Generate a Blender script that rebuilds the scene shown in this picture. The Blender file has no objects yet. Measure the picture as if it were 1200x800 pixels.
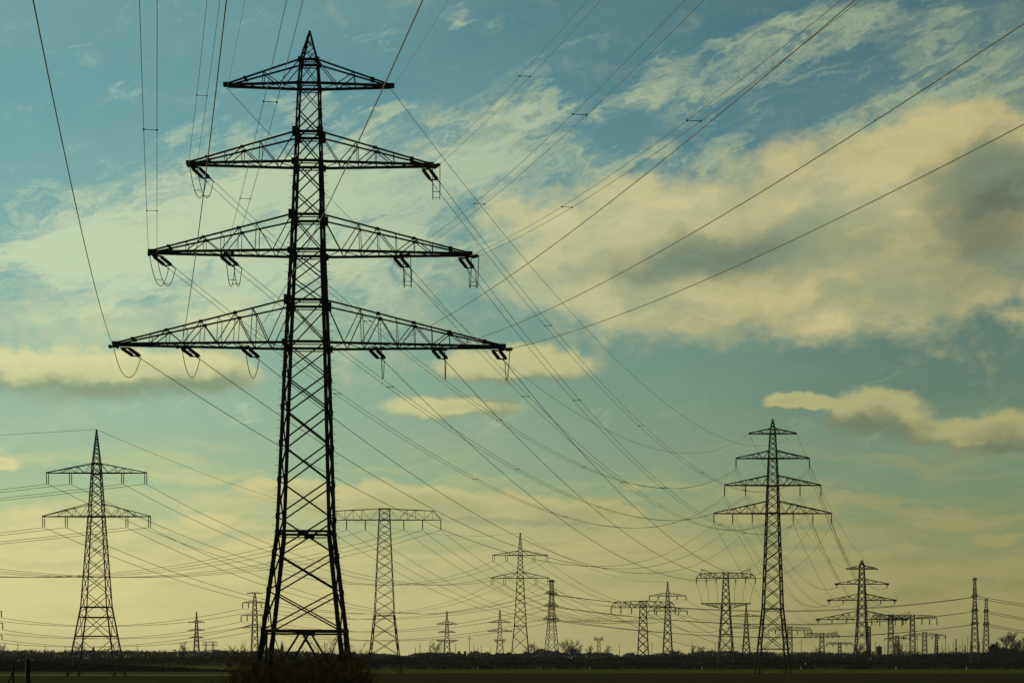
import bpy, math, random
from mathutils import Vector, Matrix, noise as mnoise
random.seed(7)
R = math.radians
F, HZ, EYE = 2100.0, 770.0, 5.5          # focal length in px of a 1200 px frame, horizon row, eye height

# ------------------------------------------------------------------ camera
sc = bpy.context.scene
col = sc.collection
cd = bpy.data.cameras.new('camera')
cam = bpy.data.objects.new('camera', cd)
col.objects.link(cam)
cam.location = (0, 0, EYE)
cam.rotation_euler = (R(90), 0, 0)
cd.sensor_width = 36
cd.lens = F / 1200 * 36
cd.shift_y = (HZ - 400) / 1200
cd.clip_start = 0.5
cd.clip_end = 30000
sc.camera = cam

# ------------------------------------------------------------------ sky, sun, exposure
SUN_AZ, SUN_EL = R(-62), R(14)            # azimuth from the view direction (+Y), negative = left
sc.view_settings.view_transform = 'Standard'
sc.view_settings.look = 'None'
sc.view_settings.gamma = 1
sc.view_settings.exposure = 0
sc.view_settings.use_curve_mapping = False

def lin(c):
    c /= 255
    return c / 12.92 if c <= .04045 else ((c + .055) / 1.055) ** 2.4
def rgb(r, g, b, k=1.0): return (lin(r) * k, lin(g) * k, lin(b) * k, 1)

class NT:
    def __init__(s, tree): s.t = tree; s.n = tree.nodes; s.l = tree.links
    def node(s, typ, **kw):
        n = s.n.new(typ)
        for k, v in kw.items(): setattr(n, k, v)
        return n
    def put(s, sock, v):
        if isinstance(v, bpy.types.NodeSocket): s.l.new(v, sock)
        elif v is not None: sock.default_value = v
    def m(s, op, a, b=None, c=None, clamp=False):
        n = s.node('ShaderNodeMath', operation=op, use_clamp=clamp)
        s.put(n.inputs[0], a); s.put(n.inputs[1], b); s.put(n.inputs[2], c)
        return n.outputs[0]
    def vm(s, op, a, b=None, scale=None):
        n = s.node('ShaderNodeVectorMath', operation=op)
        s.put(n.inputs[0], a); s.put(n.inputs[1], b)
        if scale is not None: s.put(n.inputs['Scale'], scale)
        return n.outputs[0]
    def noise(s, vec, scale, detail=4, rough=.55, dist=0, out=0):
        n = s.node('ShaderNodeTexNoise')
        s.put(n.inputs['Vector'], vec); s.put(n.inputs['Scale'], scale)
        s.put(n.inputs['Detail'], detail); s.put(n.inputs['Roughness'], rough); s.put(n.inputs['Distortion'], dist)
        return n.outputs[out]
    def mix(s, f, a, b, blend='MIX'):
        n = s.node('ShaderNodeMix', data_type='RGBA', blend_type=blend)
        s.put(n.inputs[0], f); s.put(n.inputs[6], a); s.put(n.inputs[7], b)
        return n.outputs[2]
    def step(s, v, lo, hi, a=0.0, b=1.0):
        n = s.node('ShaderNodeMapRange', interpolation_type='SMOOTHSTEP')
        s.put(n.inputs[0], v); s.put(n.inputs[1], lo); s.put(n.inputs[2], hi); s.put(n.inputs[3], a); s.put(n.inputs[4], b)
        return n.outputs[0]
    def ramp(s, v, stops):
        n = s.node('ShaderNodeValToRGB'); cr = n.color_ramp
        while len(cr.elements) < len(stops): cr.elements.new(.5)
        for e, (p, c) in zip(cr.elements, stops): e.position = p; e.color = c
        s.put(n.inputs[0], v)
        return n.outputs[0]
    def mapping(s, vec, loc, rot, scl, vt='TEXTURE'):
        n = s.node('ShaderNodeMapping', vector_type=vt)
        s.put(n.inputs[0], vec)
        n.inputs['Location'].default_value = loc
        n.inputs['Rotation'].default_value = rot
        n.inputs['Scale'].default_value = scl
        return n.outputs[0]

w = bpy.data.worlds.new('World'); sc.world = w; w.use_nodes = True
T = NT(w.node_tree)
for n in list(T.n): T.n.remove(n)
wout = T.node('ShaderNodeOutputWorld'); bg = T.node('ShaderNodeBackground')
T.l.new(bg.outputs[0], wout.inputs[0]); bg.inputs[1].default_value = .1
nish = T.node('ShaderNodeTexSky', sky_type='NISHITA', sun_disc=False)
nish.sun_elevation = SUN_EL; nish.sun_rotation = SUN_AZ
geo = T.node('ShaderNodeTexCoord')
sep = T.node('ShaderNodeSeparateXYZ'); T.l.new(geo.outputs['Generated'], sep.inputs[0])
az = T.m('ARCTAN2', sep.outputs[0], sep.outputs[1])
el = T.m('ARCSINE', sep.outputs[2])
comb = T.node('ShaderNodeCombineXYZ')
T.put(comb.inputs[0], T.m('MULTIPLY', az, 21)); T.put(comb.inputs[1], T.m('MULTIPLY', el, 21))
P0 = comb.outputs[0]                         # sky coordinates: azimuth and elevation, about 4.8 deg = 1.75 units

def skyuv(px, py):
    a = math.atan((px - 600) / F); e = math.atan((HZ - py) / F * math.cos(a))
    return a * 21, e * 21
def elp(py): return min(1, max(0, math.atan((HZ - py) / F) / R(24)))
elf = T.m('DIVIDE', el, R(24), clamp=True)
SK = [[(765, 210, 200, 132), (700, 211, 204, 140), (640, 190, 194, 138), (560, 162, 190, 150), (450, 148, 186, 160), (300, 122, 172, 168), (150, 108, 160, 165), (0, 104, 154, 160)],
      [(765, 146, 137, 86), (700, 142, 138, 90), (640, 133, 140, 96), (560, 112, 134, 104), (470, 95, 124, 106), (380, 86, 118, 108), (200, 74, 116, 124), (0, 60, 98, 110)]]
def skyramp(st): return T.ramp(elf, [(elp(y), rgb(a, b, c)) for y, a, b, c in st])
side = T.step(az, R(-17), R(17))
base = T.mix(side, skyramp(SK[0]), skyramp(SK[1]))
# broad unevenness of the clear sky
un = T.step(T.noise(T.mapping(P0, (0, 0, 0), (0, 0, R(12)), (2.5, .8, 1)), .5, 5), .35, .7, 0, .2)
base = T.mix(T.m('MULTIPLY', un, T.step(el, R(3), R(8))), base, rgb(150, 172, 144))

wn = T.noise(P0, .9, 7, .62, out=1)
P1 = T.vm('ADD', P0, T.vm('MULTIPLY', T.vm('SUBTRACT', wn, (.5, .5, .5)), (1.5, .62, 0)))
wn2 = T.noise(T.mapping(P0, (0, 0, 0), (0, 0, R(20)), (2.2, .6, 1)), 1.0, 6, .62, out=1)
P2 = T.vm('ADD', P0, T.vm('MULTIPLY', T.vm('SUBTRACT', wn2, (.5, .5, .5)), (2.4, 1.3, 0)))
wn3 = T.noise(P0, 2.3, 6, .62, out=1)
P2f = T.vm('ADD', P2, T.vm('MULTIPLY', T.vm('SUBTRACT', wn3, (.5, .5, .5)), (.5, .5, 0)))

def blobs(vec, lst):
    acc = None
    for (px, py, rx, ry, rot, wt) in lst:
        u, v = skyuv(px, py)
        mp = T.mapping(vec, (u, v, 0), (0, 0, R(rot)), (rx / 100, ry / 100, 50))
        g = T.node('ShaderNodeTexGradient', gradient_type='SPHERICAL'); T.l.new(mp, g.inputs[0])
        acc = T.m('MULTIPLY', g.outputs[1], wt) if acc is None else T.m('MULTIPLY_ADD', g.outputs[1], wt, acc)
    return acc
fb = T.noise(T.mapping(P0, (3, 1, 0), (0, 0, 0), (1.5, 1, 1)), 2.0, 10, .62)
fbs = T.m('SUBTRACT', fb, .5)
streak = T.noise(T.mapping(P2f, (0, 5, 0), (0, 0, R(17)), (2.6, .6, 1)), 1.7, 9, .66)
streak2 = T.noise(T.mapping(P2f, (4, 1, 0), (0, 0, R(8)), (1.7, .65, 1)), 2.6, 8, .64)
soft = T.noise(T.mapping(P1, (7, 2, 0), (0, 0, R(6)), (2.0, 1, 1)), 1.1, 7, .6)

# layer 1: thin high streaks
c1 = blobs(P2, [(880, 62, 210, 40, 20, 1.35), (1030, 35, 200, 70, -5, .85), (820, 165, 330, 70, 8, .8), (1100, 150, 120, 60, 10, .5), (640, 90, 140, 45, 28, .5), (610, 150, 250, 55, 22, .85),
                (520, 220, 260, 90, 10, 1.0), (1120, 120, 170, 60, 12, .7), (560, 14, 45, 20, -10, 1.0), (250, 210, 280, 90, 20, 1.05), (60, 300, 330, 105, 0, 1.15),
                (330, 200, 260, 80, 10, .8), (1180, 60, 140, 100, 0, .6), (300, 330, 420, 100, 0, .95), (450, 300, 260, 100, 0, .7), (150, 97, 34, 16, 0, .95), (210, 140, 70, 30, 30, .35)])
sk = T.m('ADD', T.m('MULTIPLY', T.m('SUBTRACT', streak, .53), 4.6), T.m('MULTIPLY', T.m('SUBTRACT', streak2, .52), 2.6))
cir = T.step(T.m('ADD', T.m('MULTIPLY', c1, 1.2), sk), .2, 1.7, 0, .9)
# layer 2: soft broad masses
c2 = blobs(P1, [(890, 285, 380, 130, 4, 1.25), (1060, 225, 240, 110, 8, 1.1), (1160, 165, 150, 70, 0, .8), (690, 280, 180, 85, 6, .9), (1100, 340, 240, 85, 0, .8), (830, 350, 260, 65, 0, .55),
                (160, 270, 200, 70, 18, .35), (40, 370, 260, 60, 0, .55), (330, 395, 420, 60, 0, .5), (450, 330, 160, 60, 0, .3)])
mass = T.step(T.m('ADD', c2, T.m('MULTIPLY', fbs, 1.7)), .08, .85)
d2 = blobs(P1, [(890, 290, 200, 48, 3, .75), (760, 315, 190, 42, 6, .65), (1165, 225, 120, 85, 0, 1.25), (1090, 300, 150, 40, 0, .3), (990, 350, 220, 40, 0, .3), (820, 380, 200, 45, 0, .4), (1180, 320, 120, 60, 0, .45)])
dark2 = T.step(T.m('ADD', d2, T.m('MULTIPLY', T.m('SUBTRACT', soft, .5), 1.5)), .0, .95, 0, .95)
# layer 3: small puffed clouds, crisp on top, dissolving downwards
PUFF = [(70, 440, 210, 50, 0, 1.2), (215, 442, 140, 38, 0, .95), (600, 430, 150, 36, 0, 1.1), (540, 478, 125, 26, 0, 1.05), (1025, 488, 100, 40, 0, 1.25), (932, 470, 55, 15, 0, 1.05), (1185, 512, 75, 42, 0, 1.3), (1115, 512, 85, 26, 0, .85),
        (430, 590, 150, 36, 0, 1.2), (570, 598, 190, 32, 0, 1.2), (330, 575, 70, 22, 0, 1.0), (690, 604, 90, 20, 0, 1.0), (8, 543, 34, 13, 0, 1.0), (60, 600, 130, 26, 0, .55), (250, 608, 70, 20, 0, .65),
        (690, 640, 190, 20, 0, 1.0), (300, 640, 120, 18, 0, .8), (1165, 634, 55, 12, 0, .8), (1070, 640, 34, 8, 0, .5), (920, 608, 120, 26, 0, 1.0), (90, 650, 190, 20, 0, .8), (960, 650, 200, 16, 0, .7), (1150, 668, 120, 14, 0, .4), (735, 570, 22, 8, 0, .6)]
P1p = T.vm('ADD', P0, T.vm('MULTIPLY', T.vm('SUBTRACT', wn, (.5, .5, .5)), (.75, .34, 0)))
P1p = T.vm('ADD', P1p, T.vm('MULTIPLY', T.vm('SUBTRACT', wn3, (.5, .5, .5)), (.3, .22, 0)))
c3 = blobs(P1p, PUFF)
c3n = T.m('ADD', c3, T.m('MULTIPLY', fbs, 1.35))
P3 = T.vm('ADD', P1p, (0, .20, 0))
d3 = T.m('SUBTRACT', blobs(P3, PUFF), c3)                 # positive on the underside of a puff
puff = T.step(T.m('SUBTRACT', c3n, T.m('MULTIPLY', T.m('MAXIMUM', d3, 0), .35)), .12, T.step(d3, -.35, .3, .56, 1.1))
under = T.step(T.m('ADD', d3, T.m('MULTIPLY', fbs, 1.1)), -.42, .08)
low = T.step(T.m('ADD', T.noise(T.mapping(P1, (2, 3, 0), (0, 0, 0), (3.4, .42, 1)), 1.5, 8, .6), T.step(el, R(6.5), R(1), 0, .12)), .46, .68, 0, .75)
lowm = T.m('MULTIPLY', low, T.step(el, R(8), R(4.5)))

lit = T.mix(side, rgb(224, 221, 166), rgb(202, 188, 128))
litlow = T.mix(side, rgb(220, 211, 146), rgb(158, 152, 98))
shade = T.mix(side, rgb(132, 150, 114), rgb(90, 100, 80))
circ = T.mix(side, rgb(200, 214, 174), rgb(150, 168, 138))
s = T.mix(cir, base, circ)
hl = T.step(T.m('ADD', blobs(P1, [(1000, 235, 110, 55, 0, 1.0), (720, 250, 140, 30, 0, .9), (1000, 375, 130, 22, 0, .6), (1190, 170, 70, 40, 0, .8), (850, 235, 90, 22, 0, .6)]), T.m('MULTIPLY', fbs, 1.4)), .1, .9, 0, .8)
masscol = T.mix(hl, lit, T.mix(side, rgb(228, 224, 168), rgb(218, 204, 146)))
masscol = T.mix(dark2, masscol, shade)
masscol = T.mix(T.step(soft, .4, .64, 0, .62), masscol, T.mix(side, rgb(182, 200, 160), rgb(142, 154, 120)))
s = T.mix(T.m('MULTIPLY', mass, T.mix(side, (.6, .6, .6, 1), (.92, .92, .92, 1))), s, masscol)
s = T.mix(lowm, s, litlow)
hi_ = T.mix(T.step(el, R(5), R(8)), litlow, T.mix(side, rgb(220, 217, 158), rgb(176, 172, 118)))
pc = T.mix(T.m('MULTIPLY', under, T.step(el, R(4), R(8), .4, .9)), hi_, T.mix(.22, shade, hi_))
pc = T.mix(T.step(T.m('ADD', c3, T.m('MULTIPLY', fbs, 1.5)), .6, 1.5, 0, .35), pc, shade)
dk = T.step(T.m('ADD', blobs(P1p, [(60, 457, 190, 26, 0, 1.1), (215, 457, 120, 20, 0, .9), (1030, 500, 90, 22, 0, 1.0), (1185, 526, 75, 22, 0, 1.0), (610, 448, 130, 15, 0, .7), (560, 616, 190, 16, 0, .9), (420, 612, 120, 14, 0, .8), (690, 620, 90, 12, 0, .7)]), T.m('MULTIPLY', fbs, 1.0)), .05, .75, 0, .8)
pc = T.mix(dk, pc, T.mix(T.step(el, R(4), R(6.5)), T.mix(side, rgb(158, 164, 118), rgb(128, 130, 92)), T.mix(side, rgb(128, 146, 112), rgb(108, 118, 90))))
s = T.mix(T.m('MULTIPLY', puff, T.step(el, R(3), R(7), .7, .9)), s, pc)
s = T.mix(T.step(streak2, .3, .75, 0, .10), s, (1.3, 1.3, 1.2, 1), 'MULTIPLY')
s = T.vm('SCALE', s, scale=10.0)
s = T.mix(.04, s, nish.outputs[0])
# the sky away from the glow is darker
dim = T.step(T.m('ABSOLUTE', T.m('ADD', az, R(25))), R(45), R(150), 1.0, .28)
dim = T.m('MULTIPLY', dim, T.step(el, R(25), R(80), 1.0, .45))
s = T.vm('SCALE', s, scale=dim)
T.l.new(s, bg.inputs[0])
w.cycles.sampling_method = 'MANUAL'
w.cycles.sample_map_resolution = 512

sl = bpy.data.lights.new('sun', 'SUN'); sl.energy = 2.0; sl.angle = R(.5); sl.color = (1, .82, .55)
sun = bpy.data.objects.new('sun', sl); col.objects.link(sun)
sd = Vector((math.sin(SUN_AZ) * math.cos(SUN_EL), math.cos(SUN_AZ) * math.cos(SUN_EL), math.sin(SUN_EL)))
sun.rotation_euler = sd.to_track_quat('Z', 'Y').to_euler()
sun.location = (-60, 30, 90)

# ------------------------------------------------------------------ materials
def mat(name, c1_, c2_, scale=3, rough=.8, detail=5, lo=.35, hi=.65, metallic=0, bump=0, spec=.3):
    m = bpy.data.materials.new(name); m.use_nodes = True
    t = NT(m.node_tree); b = t.n['Principled BSDF']
    tc = t.node('ShaderNodeTexCoord')
    n = t.noise(tc.outputs['Object'], scale, detail, .6)
    t.put(b.inputs['Base Color'], t.mix(t.step(n, lo, hi), (*c1_, 1), (*c2_, 1)))
    b.inputs['Roughness'].default_value = rough
    b.inputs['Metallic'].default_value = metallic
    b.inputs['Specular IOR Level'].default_value = spec
    if bump:
        bn = t.node('ShaderNodeBump'); bn.inputs['Strength'].default_value = bump
        t.put(bn.inputs['Height'], n); t.l.new(bn.outputs[0], b.inputs['Normal'])
    return m
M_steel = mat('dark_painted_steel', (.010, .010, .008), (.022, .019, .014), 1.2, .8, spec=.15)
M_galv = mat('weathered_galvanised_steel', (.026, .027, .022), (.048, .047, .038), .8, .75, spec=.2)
M_ins = mat('brown_glazed_insulator', (.02, .014, .010), (.035, .024, .016), 6, .35)
M_wire = mat('weathered_aluminium_cable', (.18, .15, .10), (.30, .25, .17), 2, .6)
M_wired = mat('dark_weathered_cable', (.03, .03, .024), (.05, .047, .038), 2, .8)
M_twig = mat('bare_brown_twig', (.05, .033, .018), (.17, .11, .055), 5, .9, spec=0)
M_bark = mat('dark_bark', (.014, .012, .009), (.028, .023, .016), 2, .95, spec=0)
M_scrub = mat('winter_scrub', (.009, .009, .006), (.024, .019, .011), .35, .95, spec=0)
M_red = mat('reddish_scrub', (.03, .013, .008), (.055, .024, .014), .6, .95, spec=0)
M_wood = mat('distant_woodland', (.012, .015, .012), (.026, .027, .020), .05, .95, spec=0)
M_leaf = mat('dark_evergreen', (.009, .013, .007), (.022, .027, .013), .8, .9, spec=0)
M_post = mat('weathered_post_wood', (.025, .018, .012), (.05, .037, .025), 9, .9)
M_wall = mat('grey_render', (.10, .10, .09), (.16, .155, .14), 1, .9)
M_roof = mat('dark_roof_slate', (.03, .03, .03), (.05, .048, .045), 2, .8)
M_white = mat('off_white_paint', (.62, .62, .58), (.78, .78, .74), 3, .6)
M_bank = mat('grassy_bank', (.010, .011, .006), (.020, .020, .010), .15, .95, spec=0)
M_conc = mat('footing_concrete', (.2, .2, .18), (.3, .29, .27), 3, .9)

def field_mat():
    m = bpy.data.materials.new('field_soil_and_crop'); m.use_nodes = True
    t = NT(m.node_tree); b = t.n['Principled BSDF']
    tc = t.node('ShaderNodeTexCoord'); sp = t.node('ShaderNodeSeparateXYZ'); t.l.new(tc.outputs['Object'], sp.inputs[0])
    big = t.noise(tc.outputs['Object'], .012, 4)
    mid = t.noise(t.mapping(tc.outputs['Object'], (0, 0, 0), (0, 0, 0), (3, 1, 1), 'TEXTURE'), .25, 6, .65)
    fine = t.noise(tc.outputs['Object'], 2.5, 6, .7)
    soil = t.mix(t.step(mid, .35, .68), (.026, .021, .006, 1), (.085, .066, .018, 1))
    soil = t.mix(t.step(fine, .5, .75, 0, .6), soil, (.10, .08, .024, 1))
    grassn = t.mix(t.step(mid, .3, .7), (.038, .046, .006, 1), (.095, .095, .014, 1))
    leftf = t.step(t.m('ADD', sp.outputs[0], t.m('MULTIPLY', big, 60)), 0, -70)
    near = t.mix(leftf, soil, t.mix(t.step(fine, .4, .7, 0, .5), grassn, soil))
    y = t.m('ADD', sp.outputs[1], t.m('MULTIPLY', t.m('SUBTRACT', mid, .5), 30))
    crop = t.mix(t.step(mid, .3, .7), (.085, .086, .006, 1), (.130, .122, .012, 1))
    c = t.mix(t.step(y, 628, 646), near, crop)
    tan = t.m('MULTIPLY', t.m('MULTIPLY', t.step(y, 545, 556), t.step(y, 592, 580)), leftf)
    c = t.mix(tan, c, (.24, .20, .085, 1))
    t.put(b.inputs['Base Color'], c); b.inputs['Roughness'].default_value = 1; b.inputs['Specular IOR Level'].default_value = 0
    bn = t.node('ShaderNodeBump'); bn.inputs['Strength'].default_value = .6; bn.inputs['Distance'].default_value = .2
    t.put(bn.inputs['Height'], mid); t.l.new(bn.outputs[0], b.inputs['Normal'])
    return m
M_field = field_mat()

# ------------------------------------------------------------------ mesh helpers
class MB:
    def __init__(s): s.v = []; s.f = []
    def bar(s, a, b, w, w2=None, n=4, cap=False):
        a = Vector(a); b = Vector(b); d = b - a
        if d.length < 1e-6: return
        d.normalize(); up = Vector((0, 0, 1)) if abs(d.z) < .95 else Vector((0, 1, 0))
        x = d.cross(up).normalized(); y = x.cross(d)
        if w2 is None: w2 = w
        k = len(s.v)
        for p, ww in ((a, w), (b, w2)):
            r = ww / 2 * (1.4142 if n == 4 else 1)
            for i in range(n):
                t = 2 * math.pi * (i + .5) / n
                s.v.append(p + x * (math.cos(t) * r) + y * (math.sin(t) * r))
        for i in range(n):
            j = (i + 1) % n
            s.f.append((k + i, k + j, k + n + j, k + n + i))
        if cap:
            s.f.append(tuple(k + i for i in reversed(range(n)))); s.f.append(tuple(k + n + i for i in range(n)))
    def angle(s, a, b, w, inw):
        """L profile whose corner points away from inw"""
        a = Vector(a); b = Vector(b); d = (b - a).normalized()
        t = w * .16
        for ax in (Vector((inw[0], 0, 0)), Vector((0, inw[1], 0))):
            x = (ax - d * ax.dot(d)).normalized()
            y = d.cross(x).normalized()
            k = len(s.v)
            for p in (a, b):
                for (i, j) in ((0, -.5), (1, -.5), (1, .5), (0, .5)):
                    s.v.append(p + x * (w * i) + y * (t * j))
            for i in range(4):
                j = (i + 1) % 4
                s.f.append((k + i, k + j, k + 4 + j, k + 4 + i))
    def box(s, c, sx, sy, sz):
        k = len(s.v); c = Vector(c)
        for dz in (-1, 1):
            for dx, dy in ((-1, -1), (1, -1), (1, 1), (-1, 1)):
                s.v.append(c + Vector((dx * sx / 2, dy * sy / 2, dz * sz / 2)))
        s.f += [(k, k + 3, k + 2, k + 1), (k + 4, k + 5, k + 6, k + 7)]
        for i in range(4):
            j = (i + 1) % 4; s.f.append((k + i, k + j, k + 4 + j, k + 4 + i))
    def poly(s, pts, r, n=5):
        """tube along points; r a number or a list"""
        k = len(s.v); N = len(pts)
        for i, p in enumerate(pts):
            d = (pts[min(i + 1, N - 1)] - pts[max(i - 1, 0)]).normalized()
            up = Vector((0, 0, 1)) if abs(d.z) < .95 else Vector((0, 1, 0))
            x = d.cross(up).normalized(); y = x.cross(d)
            rr = r[i] if isinstance(r, (list, tuple)) else r
            for q in range(n):
                t = 2 * math.pi * q / n
                s.v.append(p + x * math.cos(t) * rr + y * math.sin(t) * rr)
        for i in range(N - 1):
            for q in range(n):
                j = (q + 1) % n
                s.f.append((k + i * n + q, k + i * n + j, k + (i + 1) * n + j, k + (i + 1) * n + q))
    def leaf(s, p, size, rnd):
        a = Vector((rnd.uniform(-1, 1), rnd.uniform(-1, 1), rnd.uniform(-1, 1))).normalized()
        b = a.orthogonal().normalized(); c = a.cross(b)
        k = len(s.v)
        s.v += [p + b * size, p - b * size * .5 + c * size * .6, p - b * size * .5 - c * size * .6]
        s.f.append((k, k + 1, k + 2))
    def build(s, name, m, parent=None, smooth=False):
        me = bpy.data.meshes.new(name)
        me.from_pydata([tuple(v) for v in s.v], [], s.f); me.materials.append(m); me.update()
        if smooth:
            for p in me.polygons: p.use_smooth = True
        o = bpy.data.objects.new(name, me); col.objects.link(o)
        if parent: o.parent = parent
        return o
def tag(o, label=None, cat=None, group=None, kind=None):
    if label: o['label'] = label
    if cat: o['category'] = cat
    if group: o['group'] = group
    if kind: o['kind'] = kind
    return o
def empty(name, loc, rz=0):
    o = bpy.data.objects.new(name, None); col.objects.link(o)
    o.location = loc; o.rotation_euler = (0, 0, rz); o.empty_display_size = 1
    return o
def at(px, py, D): return Vector(((px - 600) / F * D, D, EYE + (HZ - py) / F * D))

# ------------------------------------------------------------------ ground
def gz(x, y):
    t = min(1, max(0, (y - 58) / 60)); t = t * t * (3 - 2 * t)
    return 4.0 * (1 - t)
g = MB()
ys = [-900, -300, -60, 0, 20, 40, 58, 64, 70, 76, 82, 88, 94, 100, 106, 112, 118, 150, 200, 300, 500, 700, 1000, 1600, 2600, 4500, 6500]
xs = [-5500, -3000, -1500, -700, -350, -150, -60, 0, 60, 150, 350, 700, 1500, 3000, 5500]
for y in ys:
    for x in xs: g.v.append(Vector((x, y, gz(x, y))))
for j in range(len(ys) - 1):
    for i in range(len(xs) - 1):
        a = j * len(xs) + i; g.f.append((a, a + 1, a + len(xs) + 1, a + len(xs)))
tag(g.build('field', M_field, smooth=True), kind='structure')
# the low bank along the far side of the field on the left
b = MB(); N = 60
for i in range(N + 1):
    t = i / N; px = -260 + 580 * t; D = 690 + 20 * math.sin(t * 3)
    x = (px - 600) / F * D
    h = max(.15, 5.0 - max(0, (px + 20)) / 300 * 4.6) + .12 * math.sin(i * 1.7)
    for dy, hh in ((-5, -.05), (-2.2, h * .55), (-1.2, h), (2.5, h), (10, -.05)): b.v.append(Vector((x, D + dy, hh)))
for i in range(N):
    for k in range(4):
        a = i * 5 + k; b.f.append((a, a + 5, a + 6, a + 1))
tag(b.build('embankment', M_bank), kind='structure')

# ------------------------------------------------------------------ pylons
def interp(prof, z):
    for (z1, w1), (z2, w2) in zip(prof, prof[1:]):
        if z1 >= z >= z2: return w1 + (w2 - w1) * (z1 - z) / (z1 - z2) if z1 > z2 else w1
    return prof[-1][1] if z < prof[-1][0] else prof[0][1]

_ins_cache = {}
def ins_mesh(length, rad, sheds, thick):
    key = (round(length, 2), rad, sheds, thick)
    if key not in _ins_cache:
        m = MB(); pts = []; rr = []
        core = rad * (.45 if thick else .75)
        z = 0.0
        pts.append(Vector((0, 0, 0))); rr.append(core * .5)
        pts.append(Vector((0, 0, -length * .06))); rr.append(core * .5)
        for i in range(sheds):
            z0 = length * (.08 + .84 * i / sheds); dz = length * .84 / sheds
            pts += [Vector((0, 0, -z0)), Vector((0, 0, -z0 - dz * .25)), Vector((0, 0, -z0 - dz * .55)), Vector((0, 0, -z0 - dz * .6))]
            rr += [core, core, rad, core]
        pts.append(Vector((0, 0, -length * .94))); rr.append(core * .5)
        pts.append(Vector((0, 0, -length))); rr.append(core * .5)
        n = 8 if thick else 5; k = 0
        for p, r_ in zip(pts, rr):
            for q in range(n):
                t = 2 * math.pi * q / n; m.v.append(p + Vector((math.cos(t) * r_, math.sin(t) * r_, 0)))
        for i in range(len(pts) - 1):
            for q in range(n):
                j = (q + 1) % n; m.f.append((i * n + q, i * n + j, (i + 1) * n + j, (i + 1) * n + q))
        me = bpy.data.meshes.new('insulator'); me.from_pydata([tuple(v) for v in m.v], [], m.f); me.materials.append(M_ins)
        _ins_cache[key] = me
    return _ins_cache[key]
def add_ins(parent, p, length, rad, sheds, direction=None, thick=False):
    o = bpy.data.objects.new('insulator', ins_mesh(length, rad, sheds, thick)); col.objects.link(o)
    o.parent = parent; o.location = p
    if direction is not None: o.rotation_euler = (-Vector(direction)).to_track_quat('Z', 'Y').to_euler()
    return o

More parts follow.
